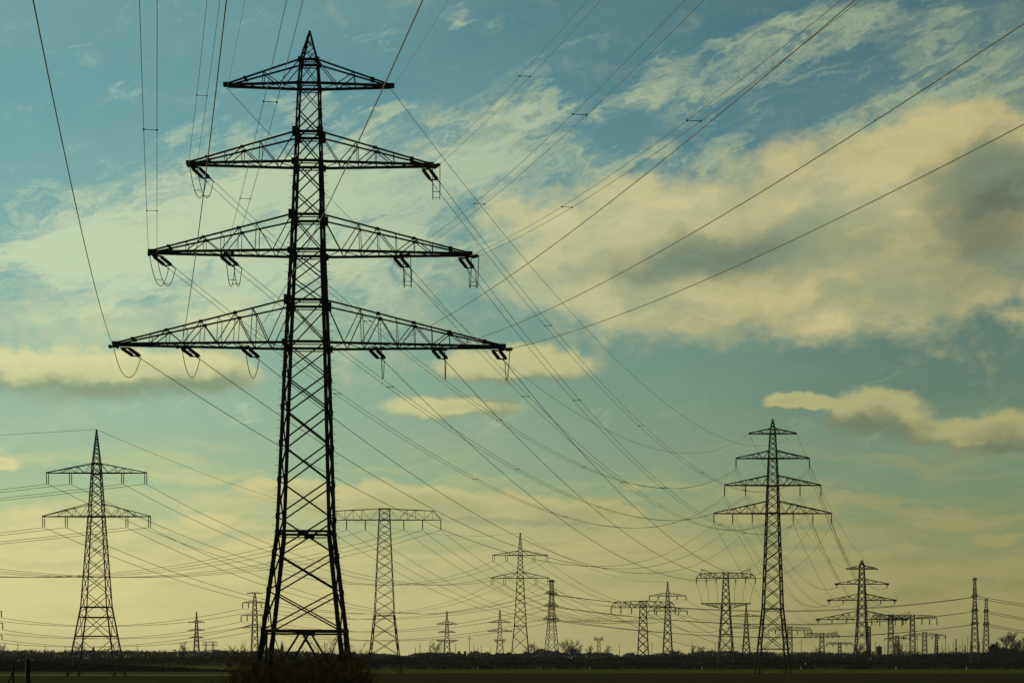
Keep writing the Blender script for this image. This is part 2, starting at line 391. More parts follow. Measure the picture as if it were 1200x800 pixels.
class Pylon:
    """All sizes given in photo pixels at the pylon's own distance, turned into metres once."""
    def __init__(s, name, label, cx, D, prof, arms, leg=1.6, br=.8, yaw=0, group=None, panel=1.1, nodes=None, horiz=(), mat_=None, cat='pylon', lean=0, detail=False, base_frac=True):
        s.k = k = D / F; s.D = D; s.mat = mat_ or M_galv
        s.z = lambda py: EYE + (HZ - py) * k
        zb = s.z(prof[-1][0])
        pr = [(s.z(py), wd * k) for py, wd in prof]
        if pr[-1][0] > .01:
            (z1, w1), (z2, w2) = pr[-2], pr[-1]
            pr.append((0.0, w2 + (w2 - w1) / (z1 - z2) * z2))
        else: pr[-1] = (0.0, pr[-1][1])
        s.prof = pr; s.leg = leg * k; s.br = br * k; s.cy = math.cos(yaw)
        s.root = empty(name, ((cx - 600) * k, D, 0), yaw)
        s.root.rotation_euler = (0, lean, yaw)
        tag(s.root, label, cat, group)
        s.detail = detail
        s.att = {}; s.arms = {}
        s.Mw = Matrix.Translation(s.root.location) @ s.root.rotation_euler.to_matrix().to_4x4()
        s.body(panel, nodes, horiz)
        for i, a in enumerate(arms): s.arm(i, **a)
    def W(s, z): return interp(s.prof, z)
    def body(s, panel, nodes, horiz):
        m = MB(); zt = s.prof[0][0]
        if nodes: zs = sorted({round(s.z(p), 3) for p in nodes} | {0.0})
        else:
            zs = [0.0]
            while zs[-1] < zt - .3:
                h = max(s.W(zs[-1]) * panel, zt * .012)
                zs.append(min(zt, zs[-1] + h))
        cn = [(-1, -1), (1, -1), (1, 1), (-1, 1)]
        def C(c, z): h = s.W(z) / 2; return Vector((c[0] * h, c[1] * h, z))
        br = [zt] + [z for z, _ in s.prof[1:]]
        for c in cn:
            for z1, z2 in zip(br, br[1:]):
                f1 = 1 if z1 < zt * .45 else .8 if z1 < zt * .75 else .62 if z1 < zt * .87 else .4
                if s.detail:
                    m.angle(C(c, z1), C(c, z2), s.leg * f1 * 1.1, (-c[0], -c[1]))
                    m.bar(C(c, z1), C(c, z2), s.leg * f1 * .3)
                else: m.bar(C(c, z1), C(c, z2), s.leg * f1)
        for i in range(4):
            a, b_ = cn[i], cn[(i + 1) % 4]
            for j, (z1, z2) in enumerate(zip(zs, zs[1:])):
                if z1 == 0.0 and s.detail:
                    mid = (C(a, z2) + C(b_, z2)) / 2
                    m.bar(mid, C(a, z1), s.br * 1.4); m.bar(mid, C(b_, z1), s.br * 1.4)
                    for cc in (a, b_):
                        lo = C(cc, z1 + (z2 - z1) * .5); m.bar(lo, mid.lerp(C(cc, z1), .5), s.br * .7)
                        m.bar(C(cc, z2), mid.lerp(C(cc, z1), .5), s.br * .6)
                    continue
                fb_ = 1 if z1 < zt * .45 else .8 if z1 < zt * .88 else .5
                if not s.detail: fb_ = 1
                m.bar(C(a, z1), C(b_, z2), s.br * fb_); m.bar(C(b_, z1), C(a, z2), s.br * fb_)
            for py in horiz:
                z = s.z(py); m.bar(C(a, z), C(b_, z), s.br * 1.7)
                if s.detail: m.bar(C(a, z - .3), C(b_, z - .3), s.br * .7)
        if s.detail:
            for z in zs[1:]:
                for c in cn:
                    p = C(c, z); g_ = (.36 if z < zt * .5 else .24) * (1 if z < zt * .86 else .35)
                    m.box(p + Vector((-c[0] * g_ * .3, 0, 0)), g_ * 1.2, .05, g_ * 1.7); m.box(p + Vector((0, -c[1] * g_ * .3, 0)), .05, g_ * 1.2, g_ * 1.7)
            for py in horiz[:2]:
                z = s.z(py)
                for dx, dy in ((0, -1), (0, 1), (-1, 0), (1, 0)):
                    h = s.W(z) / 2
                    if dx: m.box((dx * h, 0, z - .15), .06, 1.1, .55)
                    else: m.box((0, dy * h, z - .15), 1.1, .06, .55)
            for c in ((-1, -1), (1, 1)):
                z = 3.0
                while z < zt * .9:
                    p = C(c, z); m.bar(p, p + Vector((c[0] * .42, 0, 0)), .04, n=3); z += .75
        s.bodyo = m.build('lattice_mast', s.mat, s.root)
        if s.detail:
            fo = MB()
            for c in cn:
                fo = MB(); fo.box(C(c, .1), 1.6, 1.6, .8); fo.build('footing', M_conc, s.root)
    def arm(s, idx, y, L, yu=None, ins=(), il=0, n=4, Rr=None, tipw=.25, style='tri', strings=1, sides=(-1, 1), tens=None, invert=False, rad=None, top_end=None, posts=True, cw=1.0, horn=None, tipbox=0):
        zl = s.z(y); zu = s.z(yu) if yu is not None else zl + s.W(zl)
        hw = s.W(zl) / 2; hwu = s.W(zu) / 2
        for sd_ in sides:
            Lm = (L if sd_ < 0 or Rr is None else Rr) * s.k / s.cy
            m = MB(); br = s.br * (.6 if s.detail else .7) * cw; ch = s.leg * (.5 if s.detail else .62) * cw; s.zig = n
            def lo(t, f):
                return Vector((sd_ * (hw + (Lm - hw) * t), f * (hw + (tipw - hw) * t), zl))
            if style == 'tri':
                def up(t, f):
                    return Vector((sd_ * (hwu + (Lm - hwu) * t), f * (hwu + (tipw - hwu) * t), zu + (zl + (ch * .6 if not invert else -ch * .6) - zu) * t))
            else:                                   # boxed beam: top chord almost level, folded down at the end
                te = .86; ze = s.z(top_end)
                def up(t, f):
                    if t <= te: return Vector((sd_ * (hw + (Lm - hw) * t), f * (hw + (tipw - hw) * t), zu + (ze - zu) * t / te))
                    q = (t - te) / (1 - te); a = up(te, f); return a.lerp(lo(1, f), q)
            for f in (-1, 1):
                m.bar(lo(0, f), lo(1, f), ch * (1.3 if s.detail else 1))
                if style == 'tri': m.bar(up(0, f), up(1, f), ch * .85)
                else: m.bar(up(0, f), up(.86, f), ch * .9); m.bar(up(.86, f), lo(1, f), ch * .9)
                # zigzag
                for i in range(n):
                    t0 = i / n; t1 = (i + .5) / n; t2 = (i + 1) / n
                    if i == n - 1 and style == 'tri': break
                    m.bar(lo(t0, f), up(t1, f), br) if i else m.bar(up(0, f), lo(t1, f), br)
                    if i: m.bar(up(t1, f), lo(t2, f), br)
                    else: m.bar(lo(t1, f), up(t2, f), br); m.bar(up(t2, f), lo(t2, f), br * .8)
                    if posts and i: m.bar(lo(t1, f), up(t1, f), br * .7); m.bar(lo(t2, f), up(t2, f), br * .7)
            for i in range(2 * n):
                t0 = i / (2 * n); t1 = (i + 1) / (2 * n)
                m.bar(lo(t0, -1), lo(t1, 1), br * .7) if i % 2 else m.bar(lo(t0, 1), lo(t1, -1), br * .7)
                m.bar(lo(t1, 1), lo(t1, -1), br * .7)
                if i % 2: m.bar(up(t1, 1), up(t1, -1), br * .6)
            m.bar(lo(1, -1) , lo(1, 1), ch)
            if s.detail:
                gs = 1 if idx > 0 else .55
                m.box(lo(1, 0) + Vector((0, 0, .1)), .8, .5, .4)
                for i in range(1, n):
                    m.box(up((i + .5) / n, -1), .42, .05, .3); m.box(lo(i / n, -1), .5, .05, .28)
                    m.box(up((i + .5) / n, 1), .42, .05, .3); m.box(lo(i / n, 1), .5, .05, .28)
                for c_ in (-1, 1):
                    m.box((sd_ * hwu, c_ * hwu, zu), .6 * gs, .5 * gs, .9 * gs); m.box((sd_ * hw, c_ * hw, zl), .5 * gs, .4 * gs, .6 * gs)
            if horn:
                a = Vector((sd_ * Lm * horn[0], 0, zl)); b_ = Vector((sd_ * Lm * horn[1], 0, s.z(horn[2])))
                for f in (-1, 1): m.bar(up(horn[0] * .8, f), b_, br * 1.3)
                m.bar(lo(.8, 0), b_, br * 1.2); m.bar(lo(horn[0] * .9, 0), b_, br)
            if tipbox: m.box(lo(1, 0), tipbox * s.k * 2, tipbox * s.k * .8, tipbox * s.k)
            xo = s.arms[(idx, sd_)] = m.build('crossarm', s.mat, s.root)
            for q, off in enumerate(ins):
                x = off * s.k / s.cy * sd_
                p = Vector((x, 0, zl - ch * .3))
                if tens is None:
                    if il:
                        for e in range(strings):
                            dx = (e - (strings - 1) / 2) * (1.9 * s.k * 1.3)
                            add_ins(xo, p + Vector((dx, 0, 0)), il * s.k, rad or .8 * s.k, 7)
                        if strings == 2:
                            mm = MB(); mm.bar(p + Vector((-1.3 * s.k, 0, -il * s.k)), p + Vector((1.3 * s.k, 0, -il * s.k)), .35 * s.k); mm.build('yoke', s.mat, xo)
                    s.att[(idx, sd_, q)] = s.Mw @ (p + Vector((0, 0, -il * s.k)))
                else: s.att[(idx, sd_, q)] = s.Mw @ p
            if not ins: s.att[(idx, sd_, 0)] = s.Mw @ Vector((sd_ * Lm, 0, zl))

# --- the large pylon
NODES = [37, 47, 58, 73, 101, 130, 158, 192, 224, 255, 296, 326, 355, 404, 442, 480, 522, 565, 607, 649, 693, 739]
big = Pylon('transmission_pylon', 'giant black lattice pylon with four crossarms filling the left centre foreground', 357.5, 182,
    [(37, 1.5), (73, 21), (101, 25), (192, 31), (296, 38), (404, 48), (624, 63), (833.4, 113)],
    [dict(y=101, L=96, Rr=95, yu=73, n=2, tipw=.3), dict(y=193, L=139, Rr=142, yu=158, n=3, tipw=.4), dict(y=297, L=183, Rr=188, yu=255, n=4, tipw=.4), dict(y=405, L=224, Rr=228, yu=355, n=5, tipw=.4)],
    leg=4.1, br=1.6, mat_=M_steel, nodes=NODES, horiz=[739, 624, 404, 355, 296, 255, 192, 158, 101, 73], detail=True, lean=R(.39))
B = big
BK = 182 / F
def bigp(off, py): return B.Mw @ Vector((off * BK, 0, B.z(py) - .25))
# --- the tall suspension pylon to the right
T2 = Pylon('transmission_pylon', 'tall four-armed lattice pylon standing in the field on the right', 905.5, 582,
    [(491, 1), (503, 5.5), (508, 6.5), (537, 9.5), (569, 12), (601, 14), (713, 22), (790, 37)],
    [dict(y=508, L=28, yu=502, n=2), dict(y=537, L=43, yu=528, n=3, ins=[43], il=12.5), dict(y=568.5, L=56.5, yu=557, n=4, ins=[56.5, 32], il=13), dict(y=601.5, L=69, yu=587, n=4, ins=[69, 47, 24], il=11.5)],
    leg=1.75, br=.72, panel=.74, horiz=[713, 760, 601, 569, 537, 508], mat_=M_steel)
T3 = Pylon('transmission_pylon', 'four-armed tension pylon with black arm tips, right of the tall pylon', 1010, 890,
    [(656, .8), (661, 4.5), (666, 5.5), (684, 7), (703, 8.5), (725, 10), (764, 15)],
    [dict(y=666.5, L=18.5, yu=662, n=3), dict(y=684, L=29.5, yu=678, n=2, ins=[29.5], il=4, tipbox=2.2), dict(y=703, L=38.5, yu=695.5, n=3, ins=[38.5, 22], il=4, tipbox=2.2), dict(y=725.5, L=51.5, yu=715.5, n=4, ins=[51.5, 35, 18], il=4, tipbox=2.4)],
    leg=1.4, br=.65, panel=1.0, mat_=M_steel)
for sd_ in (-1, 1):
    pass
D2 = dict(leg=1.15, br=.6)
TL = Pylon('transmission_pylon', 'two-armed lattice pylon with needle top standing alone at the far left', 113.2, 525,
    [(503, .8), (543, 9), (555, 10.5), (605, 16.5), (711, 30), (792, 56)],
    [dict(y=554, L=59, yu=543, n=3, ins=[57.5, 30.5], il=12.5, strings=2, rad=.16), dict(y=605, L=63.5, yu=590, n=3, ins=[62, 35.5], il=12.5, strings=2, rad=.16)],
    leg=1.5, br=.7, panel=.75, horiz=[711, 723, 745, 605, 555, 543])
T456 = Pylon('transmission_pylon', 'pylon with one wide flat beam and hanging insulators, right of the giant', 450.6, 620,
    [(596, 12), (609, 13), (721, 23), (762, 32)],
    [dict(y=609, L=66.5, yu=596, n=3, ins=[66, 44.5, 22.5], il=11.5, style='beam', top_end=598.5, cw=.85)],
    leg=1.2, br=.5, panel=.58, horiz=[596, 609, 721])
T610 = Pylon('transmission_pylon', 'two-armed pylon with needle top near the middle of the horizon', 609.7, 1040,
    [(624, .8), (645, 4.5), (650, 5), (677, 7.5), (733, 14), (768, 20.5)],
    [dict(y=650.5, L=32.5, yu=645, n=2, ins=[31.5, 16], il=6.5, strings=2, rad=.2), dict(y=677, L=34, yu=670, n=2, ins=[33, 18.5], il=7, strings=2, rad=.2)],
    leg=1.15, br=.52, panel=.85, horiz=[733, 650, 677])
T646 = Pylon('transmission_pylon', 'slim pylon seen edge-on with short stacked arms, next to the needle-topped one', 646.5, 1000,
    [(679, 3.2), (695, 4), (709, 5.5), (725, 7), (768, 14)],
    [dict(y=681, L=4.5, yu=679, n=2, cw=.9), dict(y=696, L=8.5, yu=691, n=3, ins=[8], cw=.9), dict(y=710, L=9, yu=705, n=3, ins=[9], cw=.9), dict(y=725.5, L=10, yu=720, n=3, ins=[10], cw=.9)],
    leg=.62, br=.36, yaw=R(68), panel=1.0, horiz=[695, 709, 725])
T753 = Pylon('transmission_pylon', 'single-beam pylon with six hanging insulators, overlapped by a thin needle-topped pylon', 753.6, 1010,
    [(704, 7), (711, 7.5), (768, 12.5)],
    [dict(y=711.5, L=38, yu=704, n=3, ins=[37.5, 26, 13.5], il=7, style='beam', top_end=705)],
    leg=1.2, br=.6, panel=.85, horiz=[704, 711])
T782 = Pylon('transmission_pylon', 'thin needle-topped pylon overlapping the right end of a single-beam pylon', 782.4, 1520,
    [(681, .7), (694, 3), (698, 3.5), (716, 5.5), (768, 11)],
    [dict(y=698, L=21.7, yu=694, n=3, ins=[21.5, 11], il=4.2), dict(y=715.6, L=23.3, yu=710, n=3, ins=[23, 13], il=4.2)],
    leg=1.0, br=.5, panel=1.0, horiz=[698, 716])
T850 = Pylon('transmission_pylon', 'horned pylon with a beam above and a second arm below, left of the tall pylon', 850.6, 1050,
    [(670, 5.4), (677, 6), (707, 9), (714, 9.5), (768, 17)],
    [dict(y=677, L=35, yu=670.5, n=3, ins=[34.5, 23, 11.5], il=6, style='beam', top_end=672, horn=(.5, .83, 666.3)), dict(y=706.5, L=29, yu=712.5, n=4, ins=[28, 20, 10.5], invert=True)],
    leg=1.3, br=.58, panel=.95, horiz=[677, 707, 743])
T874 = Pylon('transmission_pylon', 'needle-topped pylon squeezed between the horned pylon and the tall pylon', 874.5, 1900,
    [(707, .7), (719, 2.4), (722, 2.8), (735, 4), (767, 9)],
    [dict(y=722, L=19.5, yu=719, n=3, ins=[19, 10]), dict(y=735.5, L=22.5, yu=731.5, n=3, ins=[22, 12])],
    leg=1.0, br=.5, panel=1.0, horiz=[722, 735])
T297 = Pylon('transmission_pylon', 'four-armed pylon half hidden behind the left leg of the giant one', 298.6, 1150,
    [(694, 1.4), (706, 4.2), (721, 5), (735, 6), (766, 8)],
    [dict(y=695, L=9.5, yu=693.3, n=2), dict(y=706, L=14.5, yu=703.5, n=3, ins=[14.3, 7.5], il=6.5), dict(y=721, L=16, yu=718.5, n=3, ins=[16, 9], il=7), dict(y=735, L=16, yu=731, n=3, ins=[15.5, 9])],
    leg=0.85, br=.42, panel=1.15, horiz=[706, 721, 735])
T0 = Pylon('transmission_pylon', 'pylon cut off by the left edge, only its arm tips showing', -13, 1130,
    [(696, 1.4), (708, 4.2), (722, 5), (737, 6), (767, 8)],
    [dict(y=697, L=9.5, yu=695, n=2), dict(y=716, L=15, yu=712.5, n=3, ins=[14.7, 7.5], il=7.5), dict(y=730, L=16.5, yu=727.5, n=3, ins=[16.2, 9], il=7.5), dict(y=744, L=15.5, yu=741, n=3, ins=[15.3, 9], il=5)],
    leg=0.85, br=.42, panel=1.15)
T229 = Pylon('transmission_pylon', 'tiny three-armed pylon on the horizon between the left pylon and the giant one', 230.3, 1900,
    [(716, .6), (728, 2.4), (747, 4), (766, 6.5)],
    [dict(y=729, L=9.7, yu=727, n=2), dict(y=738.5, L=10, yu=736, n=2, ins=[10], il=0), dict(y=747, L=8.5, yu=745, n=2)],
    leg=0.85, br=.42, panel=1.15, horiz=[729, 738, 747])
T523 = Pylon('transmission_pylon', 'tiny three-armed pylon on the horizon left of its near twin, beside a bare tree', 523.8, 1700,
    [(715.5, .6), (728, 2.6), (750, 5.2), (766, 7.5)],
    [dict(y=731, L=12, yu=727.5, n=3), dict(y=740.5, L=10, yu=738, n=3), dict(y=749.5, L=12.5, yu=753, n=3, invert=True)],
    leg=1.0, br=.5, panel=.95, horiz=[731, 740, 750])
T584 = Pylon('transmission_pylon', 'tiny three-armed pylon with a very short lowest arm, left of the middle two-armed pylon', 585.8, 1700,
    [(714, .6), (727, 2.8), (750, 5.5), (766, 8.5)],
    [dict(y=729, L=13, yu=726, n=3), dict(y=739.5, L=14.5, yu=736.5, n=3), dict(y=749, L=6.5, yu=753, n=2, invert=True)],
    leg=1.0, br=.5, panel=.95, horiz=[729, 740, 750])
T701 = Pylon('transmission_pylon', 'small squat horned pylon low on the horizon left of the single-beam pylon', 701.6, 1950,
    [(747, 3), (766, 4.6)], [dict(y=749.5, L=6, yu=747.3, n=2, horn=(.4, .8, 744.5))], leg=0.85, br=.42, panel=1.15)
T925 = Pylon('transmission_pylon', 'pale distant beam pylon directly right of the tall pylon foot', 925.6, 1950,
    [(733.5, 4.8), (738, 4.9), (766, 5.6)], [dict(y=738.5, L=26, yu=734, n=5, ins=[25.5, 17, 9], il=4, style='beam', top_end=735)], leg=0.77, br=.42, panel=1.15, horiz=[734, 738])
T963 = Pylon('transmission_pylon', 'low flat-topped pylon between the tall pylon and the tension pylon', 963.2, 2000,
    [(741, 4), (745, 4.2), (766, 6)], [dict(y=744.5, L=20.5, yu=741.2, n=4, ins=[20, 13, 7], il=2.5, style='beam', top_end=741.5, horn=(.5, .85, 739.5))], leg=0.85, br=.42, panel=1.15)
T984 = Pylon('transmission_pylon', 'faint lowest flat-topped pylon just left of the tension pylon foot', 984, 2400,
    [(752, 3), (755, 3.1), (766, 4)], [dict(y=754.5, L=16, yu=752, n=4, ins=[15.5, 8], il=2.5, style='beam', top_end=752.3)], leg=0.77, br=.42, panel=1.15)
T1044 = Pylon('transmission_pylon', 'beam pylon right behind the lowest arm of the tension pylon', 1044, 1500,
    [(719.5, 4.6), (725.5, 4.8), (766, 7)], [dict(y=725, L=23.5, yu=719.8, n=4, ins=[22.5, 13], il=8, style='beam', top_end=720.5, horn=(.5, .95, 716.8))], leg=0.94, br=.42, panel=1.15)
T1069 = Pylon('transmission_pylon', 'wide-beam pylon with insulators hanging at right, second beam pylon from the tension pylon', 1069.4, 1500,
    [(719.5, 4.2), (724.5, 4.4), (766, 6.6)], [dict(y=724.5, L=29, yu=719.8, n=5, ins=[28.5, 20, 11], il=7.5, style='beam', top_end=721)], leg=0.85, br=.42, panel=1.15)
T1051 = Pylon('transmission_pylon', 'short dark switchyard pylon with drooping arms in front of the beam pylons', 1051.3, 1650,
    [(744, 3), (748, 3.4), (766, 6)], [dict(y=748, L=15, yu=744.5, n=4, ins=[14.5, 8], il=2)], leg=.7, br=.4, panel=1.0)
T1083 = Pylon('transmission_pylon', 'short switchyard pylon with a long flat beam and raised feet near the right thicket', 1083.5, 1650,
    [(740, 4), (745, 4.2), (766, 5.4)], [dict(y=744.6, L=25, yu=741, n=5, ins=[24.5, 17, 9], il=4, style='beam', top_end=743)], leg=.65, br=.35, panel=1.1)
T1142 = Pylon('transmission_pylon', 'taller of the two slender edge-on towers at the right edge', 1142.3, 1100,
    [(676.5, 2.2), (690, 3.2), (706, 3.8), (766, 8.6)], [dict(y=679, L=.9, yu=677, n=2), dict(y=699, L=1.4, yu=695, n=2, ins=[1.4]), dict(y=716, L=1.5, yu=712, n=2, ins=[1.5]), dict(y=731, L=1.7, yu=728, n=2, ins=[1.7])],
    leg=.75, br=.42, yaw=R(86), panel=1.0, horiz=[690, 692, 725])
T1155 = Pylon('transmission_pylon', 'shorter of the two slender edge-on towers at the right edge', 1155.7, 1250,
    [(701, 2.4), (715, 3.2), (731, 4.4), (766, 6.6)], [dict(y=702.5, L=1.6, yu=701.3, n=2), dict(y=716.5, L=3.2, yu=713, n=3, ins=[3.2]), dict(y=731.5, L=3.9, yu=727.5, n=3, ins=[3.9])],
    leg=.75, br=.4, yaw=R(82), panel=1.0, horiz=[716, 731])

# ------------------------------------------------------------------ cables
def curve_pts(a, b, sag, n):
    pts = []
    for i in range(n + 1):
        t = i / n; p = a.lerp(b, t); p = p - Vector((0, 0, 4 * sag * t * (1 - t))); pts.append(p)
    return pts
def cable(a, b, sag, r, label, group, n=40, m=None, sides=4):
    mid = (a + b) / 2
    mb = MB(); mb.poly([p - a for p in curve_pts(a, b, sag, n)], r, sides)
    o = mb.build('overhead_cable', m or M_wire, smooth=True); o.location = a
    return tag(o, label, 'cable', group)
def twin(a, b, sag, r, gap, label, group, n=40, spacers=(), m=None, taper=1.0):
    e = empty('twin_cable', a); tag(e, label, 'cable', group)
    d = (b - a); d.z = 0; d.normalize(); sx = Vector((-d.y, d.x, 0))
    for q in (-1, 1):
        mb = MB(); mb.poly([p - a + sx * (q * gap / 2) for p in curve_pts(a, b, sag, n)], r, 4)
        mb.build('conductor', m or M_wire, e, smooth=True)
    for t in spacers:
        p = a.lerp(b, t) - Vector((0, 0, 4 * sag * t * (1 - t))) - a
        mb = MB(); mb.bar(p - sx * gap / 2, p + sx * gap / 2, r * 2.2, n=5, cap=True)
        for q in (-1, 1): mb.box(p + sx * q * gap / 2, r * 5, r * 5, r * 5)
        mb.build('spacer', M_steel, e)
    return e
# the line through the giant pylon.  (offset px on arm, arm row, twin?, near bend deg, near sag, far sag, arm idx, slot, words)
def tension_set(off, offn, py, tw, dn, df, xo):
    """strings of insulators on both faces of the arm plus the jumper loop between them"""
    p = Vector((off * BK, 0, B.z(py) - .30)); hd = B.W(B.z(py)) / 2 * max(.15, 1 - abs(off) / 260)
    gap = .72
    Ls = 2.7; pn = Vector((offn * BK, 0, p.z))
    ends = []
    Ri = B.root.rotation_euler.to_matrix().inverted()
    for d, yoff in ((Ri @ df, .3), (Ri @ dn, -.3)):
        q0 = (p if yoff > 0 else pn) + Vector((0, yoff, 0)); e0 = q0 + d * Ls
        for k in (-.5, .5):
            add_ins(xo, q0 + Vector((k * gap, 0, 0)), Ls, .19, 11, direction=d, thick=True)
        mb = MB(); mb.bar(e0 + Vector((-gap / 2 - .08, 0, 0)), e0 + Vector((gap / 2 + .08, 0, 0)), .12, cap=True)
        m3 = MB(); m3.bar(q0 + Vector((-gap / 2 - .08, 0, 0)), q0 + Vector((gap / 2 + .08, 0, 0)), .14, cap=True); m3.build('shackle_bar', M_steel, xo)
        for k in ((-.5, .5) if tw else (0,)):
            mb.bar(e0 + Vector((k * gap, 0, 0)), e0 + Vector((k * gap, 0, 0)) + d * 1.1, .11, .05)
        mb.build('yoke', M_steel, xo)
        ends.append(e0 + d * .9)
    mb = MB()
    for k in ((-.5, .5) if tw else (0,)):
        a, b_ = ends[0] + Vector((k * gap, 0, 0)), ends[1] + Vector((k * gap, 0, 0)); pts = []
        for i in range(17):
            t = i / 16; s_ = 1 - abs(2 * t - 1) ** 2.2
            q = a.lerp(b_, t); q.z = (a.z + (b_.z - a.z) * t) * 1.0 - (a.z - (p.z - 3.0)) * s_
            pts.append(q)
        mb.poly(pts, .038, 4)
    if tw:
        for t in (.3, .7):
            i = int(t * 16); q = pts[i]; mb.bar(q + Vector((.05, 0, 0)), q - Vector((gap + .05, 0, 0)), .05)
    mb.build('jumper_loop', M_steel, xo)
    return [B.Mw @ (e + Vector((0, 0, 0))) for e in ends]

LOW = [  # off, py, twin, near angle, near sag, far sag, arm index, slot, label piece
 ((-215, -226), 405, 0, 11.3, 14.5, 17.5, 3, 0, 'left tip, lowest arm'),
 ((-144.4, -147.5), 405, 0, 11.2, 13.0, 18.0, 3, 1, 'left middle, lowest arm'),
 ((-73.4, -74.5), 405, 0, 11.3, 14.0, 19.0, 3, 2, 'left inside, lowest arm'),
 ((76.4, 81.5), 405, 0, 11.3, 15.0, 20.5, 3, 2, 'right inside, lowest arm'),
 ((150.2, 154.5), 405, 0, 11.1, 15.5, 20.0, 3, 1, 'right middle, lowest arm'),
 ((220.7, 229), 405, 0, 11.3, 15.0, 20.0, 3, 0, 'right tip, lowest arm'),
 ((-178.2, -181.3), 297, 1, 11.2, 16.0, 17.5, 2, 0, 'left tip, third arm'),
 ((-99, -93.3), 297, 1, 11.1, 13.0, 15.5, 2, 1, 'left inside, third arm'),
 ((104.4, 110.7), 297, 1, 11.0, 17.0, 18.0, 2, 1, 'right inside, third arm'),
 ((181, 189), 297, 1, 10.9, 17.5, 19.0, 2, 0, 'right tip, third arm'),
 ((-133.6, -136), 193, 1, 11.3, 15.0, 16.5, 1, 0, 'left tip, second arm'),
 ((137.4, 143), 193, 1, 11.8, 15.0, 17.5, 1, 0, 'right tip, second arm'),
]
T2dir = (T2.root.location - B.root.location); T2dir.z = 0; T2dir.normalize()
for (off, offn), py, tw, ang, sn, sf, ai, slot, words in LOW:
    sdn = -1 if off < 0 else 1
    start = bigp(off, py)
    tgt = T2.att[(ai, sdn, slot)]
    endn = bigp(offn, py) + Vector((math.sin(R(ang)) * 400, -math.cos(R(ang)) * 400, 10))
    df = (tgt - start); df.z = 0; Lf = df.length; df.normalize(); df = Vector((df.x, df.y, -4 * sf / Lf + (tgt.z - start.z) / Lf)).normalized()
    dn = Vector((math.sin(R(ang)), -math.cos(R(ang)), -4 * sn / 400)).normalized()
    ef, en = tension_set(off, offn, py, tw, dn, df, B.arms[(ai, sdn)])
    if tw:
        twin(en, endn, sn, .019, .82, f'twin cable climbing overhead towards the viewer from giant pylon {words}', None, 90, spacers=[(.085 if off < 0 else .105) + .085 * i for i in range(5)])
        twin(ef, tgt, sf, .030, .82, f'twin cable swooping to the tall right pylon from giant pylon {words}', None, 60, spacers=[.12, .28, .44, .6, .76], m=M_wired)
    else:
        cable(en, endn, sn, .026, f'single cable climbing overhead towards the viewer from giant pylon {words}', None, 90)
        cable(ef, tgt, sf, .040, f'single cable swooping to the tall right pylon from giant pylon {words}', None, 60, M_wired)
for sdn, ang, sn, sf, wd in ((-1, 11.5, 12.4, 18.5, 'left'), (1, 11.7, 13.2, 16.0, 'right')):
    a = bigp(96 * sdn, 101.5); tgt = T2.att[(0, sdn, 0)]
    endn = a + Vector((math.sin(R(ang)) * 400, -math.cos(R(ang)) * 400, 10))
    cable(a, endn, sn, .015, f'thin ground wire climbing overhead from the {wd} tip of the giant topmost arm', None, 90)
    cable(a, tgt, sf, .032, f'thin ground wire swooping to tall right pylon from giant topmost arm {wd} tip', None, 60, M_wired)
# tall pylon to tension pylon
AN = ['topmost', 'second', 'third', 'lowest']
for (ai, sdn, slot), p in list(T2.att.items()):
    q = T3.att.get((ai, sdn, slot))
    if q is None: continue
    pos = ('left ' if sdn < 0 else 'right ') + (['tip', 'inside'] if ai == 2 else ['tip', 'middle', 'inside'])[slot]
    lb = f'cable, {pos} of {AN[ai]} arm, tall pylon to the tension pylon'
    if ai in (1, 2): twin(p, q, 13, .045, .9, lb, None, 40, m=M_wired)
    else: cable(p, q, 12 if ai else 8, .05, lb, None, 40, M_wired)
# generic spans
def span(A, Bp, keys, sag, r, words, to, grp=None, names=None):
    for key in keys:
        a = A.att[key]
        b_ = Bp.att[key] if isinstance(Bp, Pylon) else a + Vector(Bp)
        ai, sdn, slot = key
        pos = ('left ' if sdn < 0 else 'right ') + (['tip', 'middle', 'inner end'] if ai in (0,) and max(k[2] for k in keys) == 2 else ['tip', 'inner end', 'inner end'])[slot]
        arm = (names or {}).get(ai, '')
        cable(a, b_, sag, r, f'cable, {pos}{arm}, {words} {to}', grp, 44, M_wired)
K8 = [(a, s_, q) for a in (0, 1) for s_ in (-1, 1) for q in (0, 1)]
UL = {0: ' of upper arm', 1: ' of lower arm'}
span(TL, (-350, 40, 0), K8, 10, .06, 'far left pylon', 'leaving at the left edge', names=UL)
span(TL, T610, K8, 21, .07, 'far left pylon', 'to the middle pylon', names=UL)
span(T610, T782, K8, 14, .10, 'middle two-armed pylon', 'running right', names=UL)
span(T782, T874, [k for k in K8 if k[2] == 0], 9, .15, 'thin needle-topped pylon', 'running right', names=UL)
ap = lambda t: t.Mw @ Vector((0, 0, t.prof[0][0]))
cable(ap(TL), ap(TL) + Vector((-350, 40, 0)), 4, .045, 'thin ground wire from the peak of the far left pylon to the left edge', None, 40, M_wired)
cable(ap(TL), ap(T610), 12, .05, 'ground wire from the peak of the far left pylon to the middle pylon', None, 40, M_wired)
cable(ap(T610), ap(T782), 9, .07, 'thin ground wire from the peak of the middle two-armed pylon running right', None, 40, M_wired)
K6 = [(0, s_, q) for s_ in (-1, 1) for q in (0, 1, 2)]
end = Vector((-240 - T456.root.location.x, 450 - 620, 0))
span(T456, end, K6, 20, .055, 'single-beam pylon by the giant', 'sagging away left')
span(T456, T753, K6, 15, .065, 'single-beam pylon by the giant', 'sagging right')
K3 = [(a, s_, 0) for a in (1, 2, 3) for s_ in (-1, 1)]
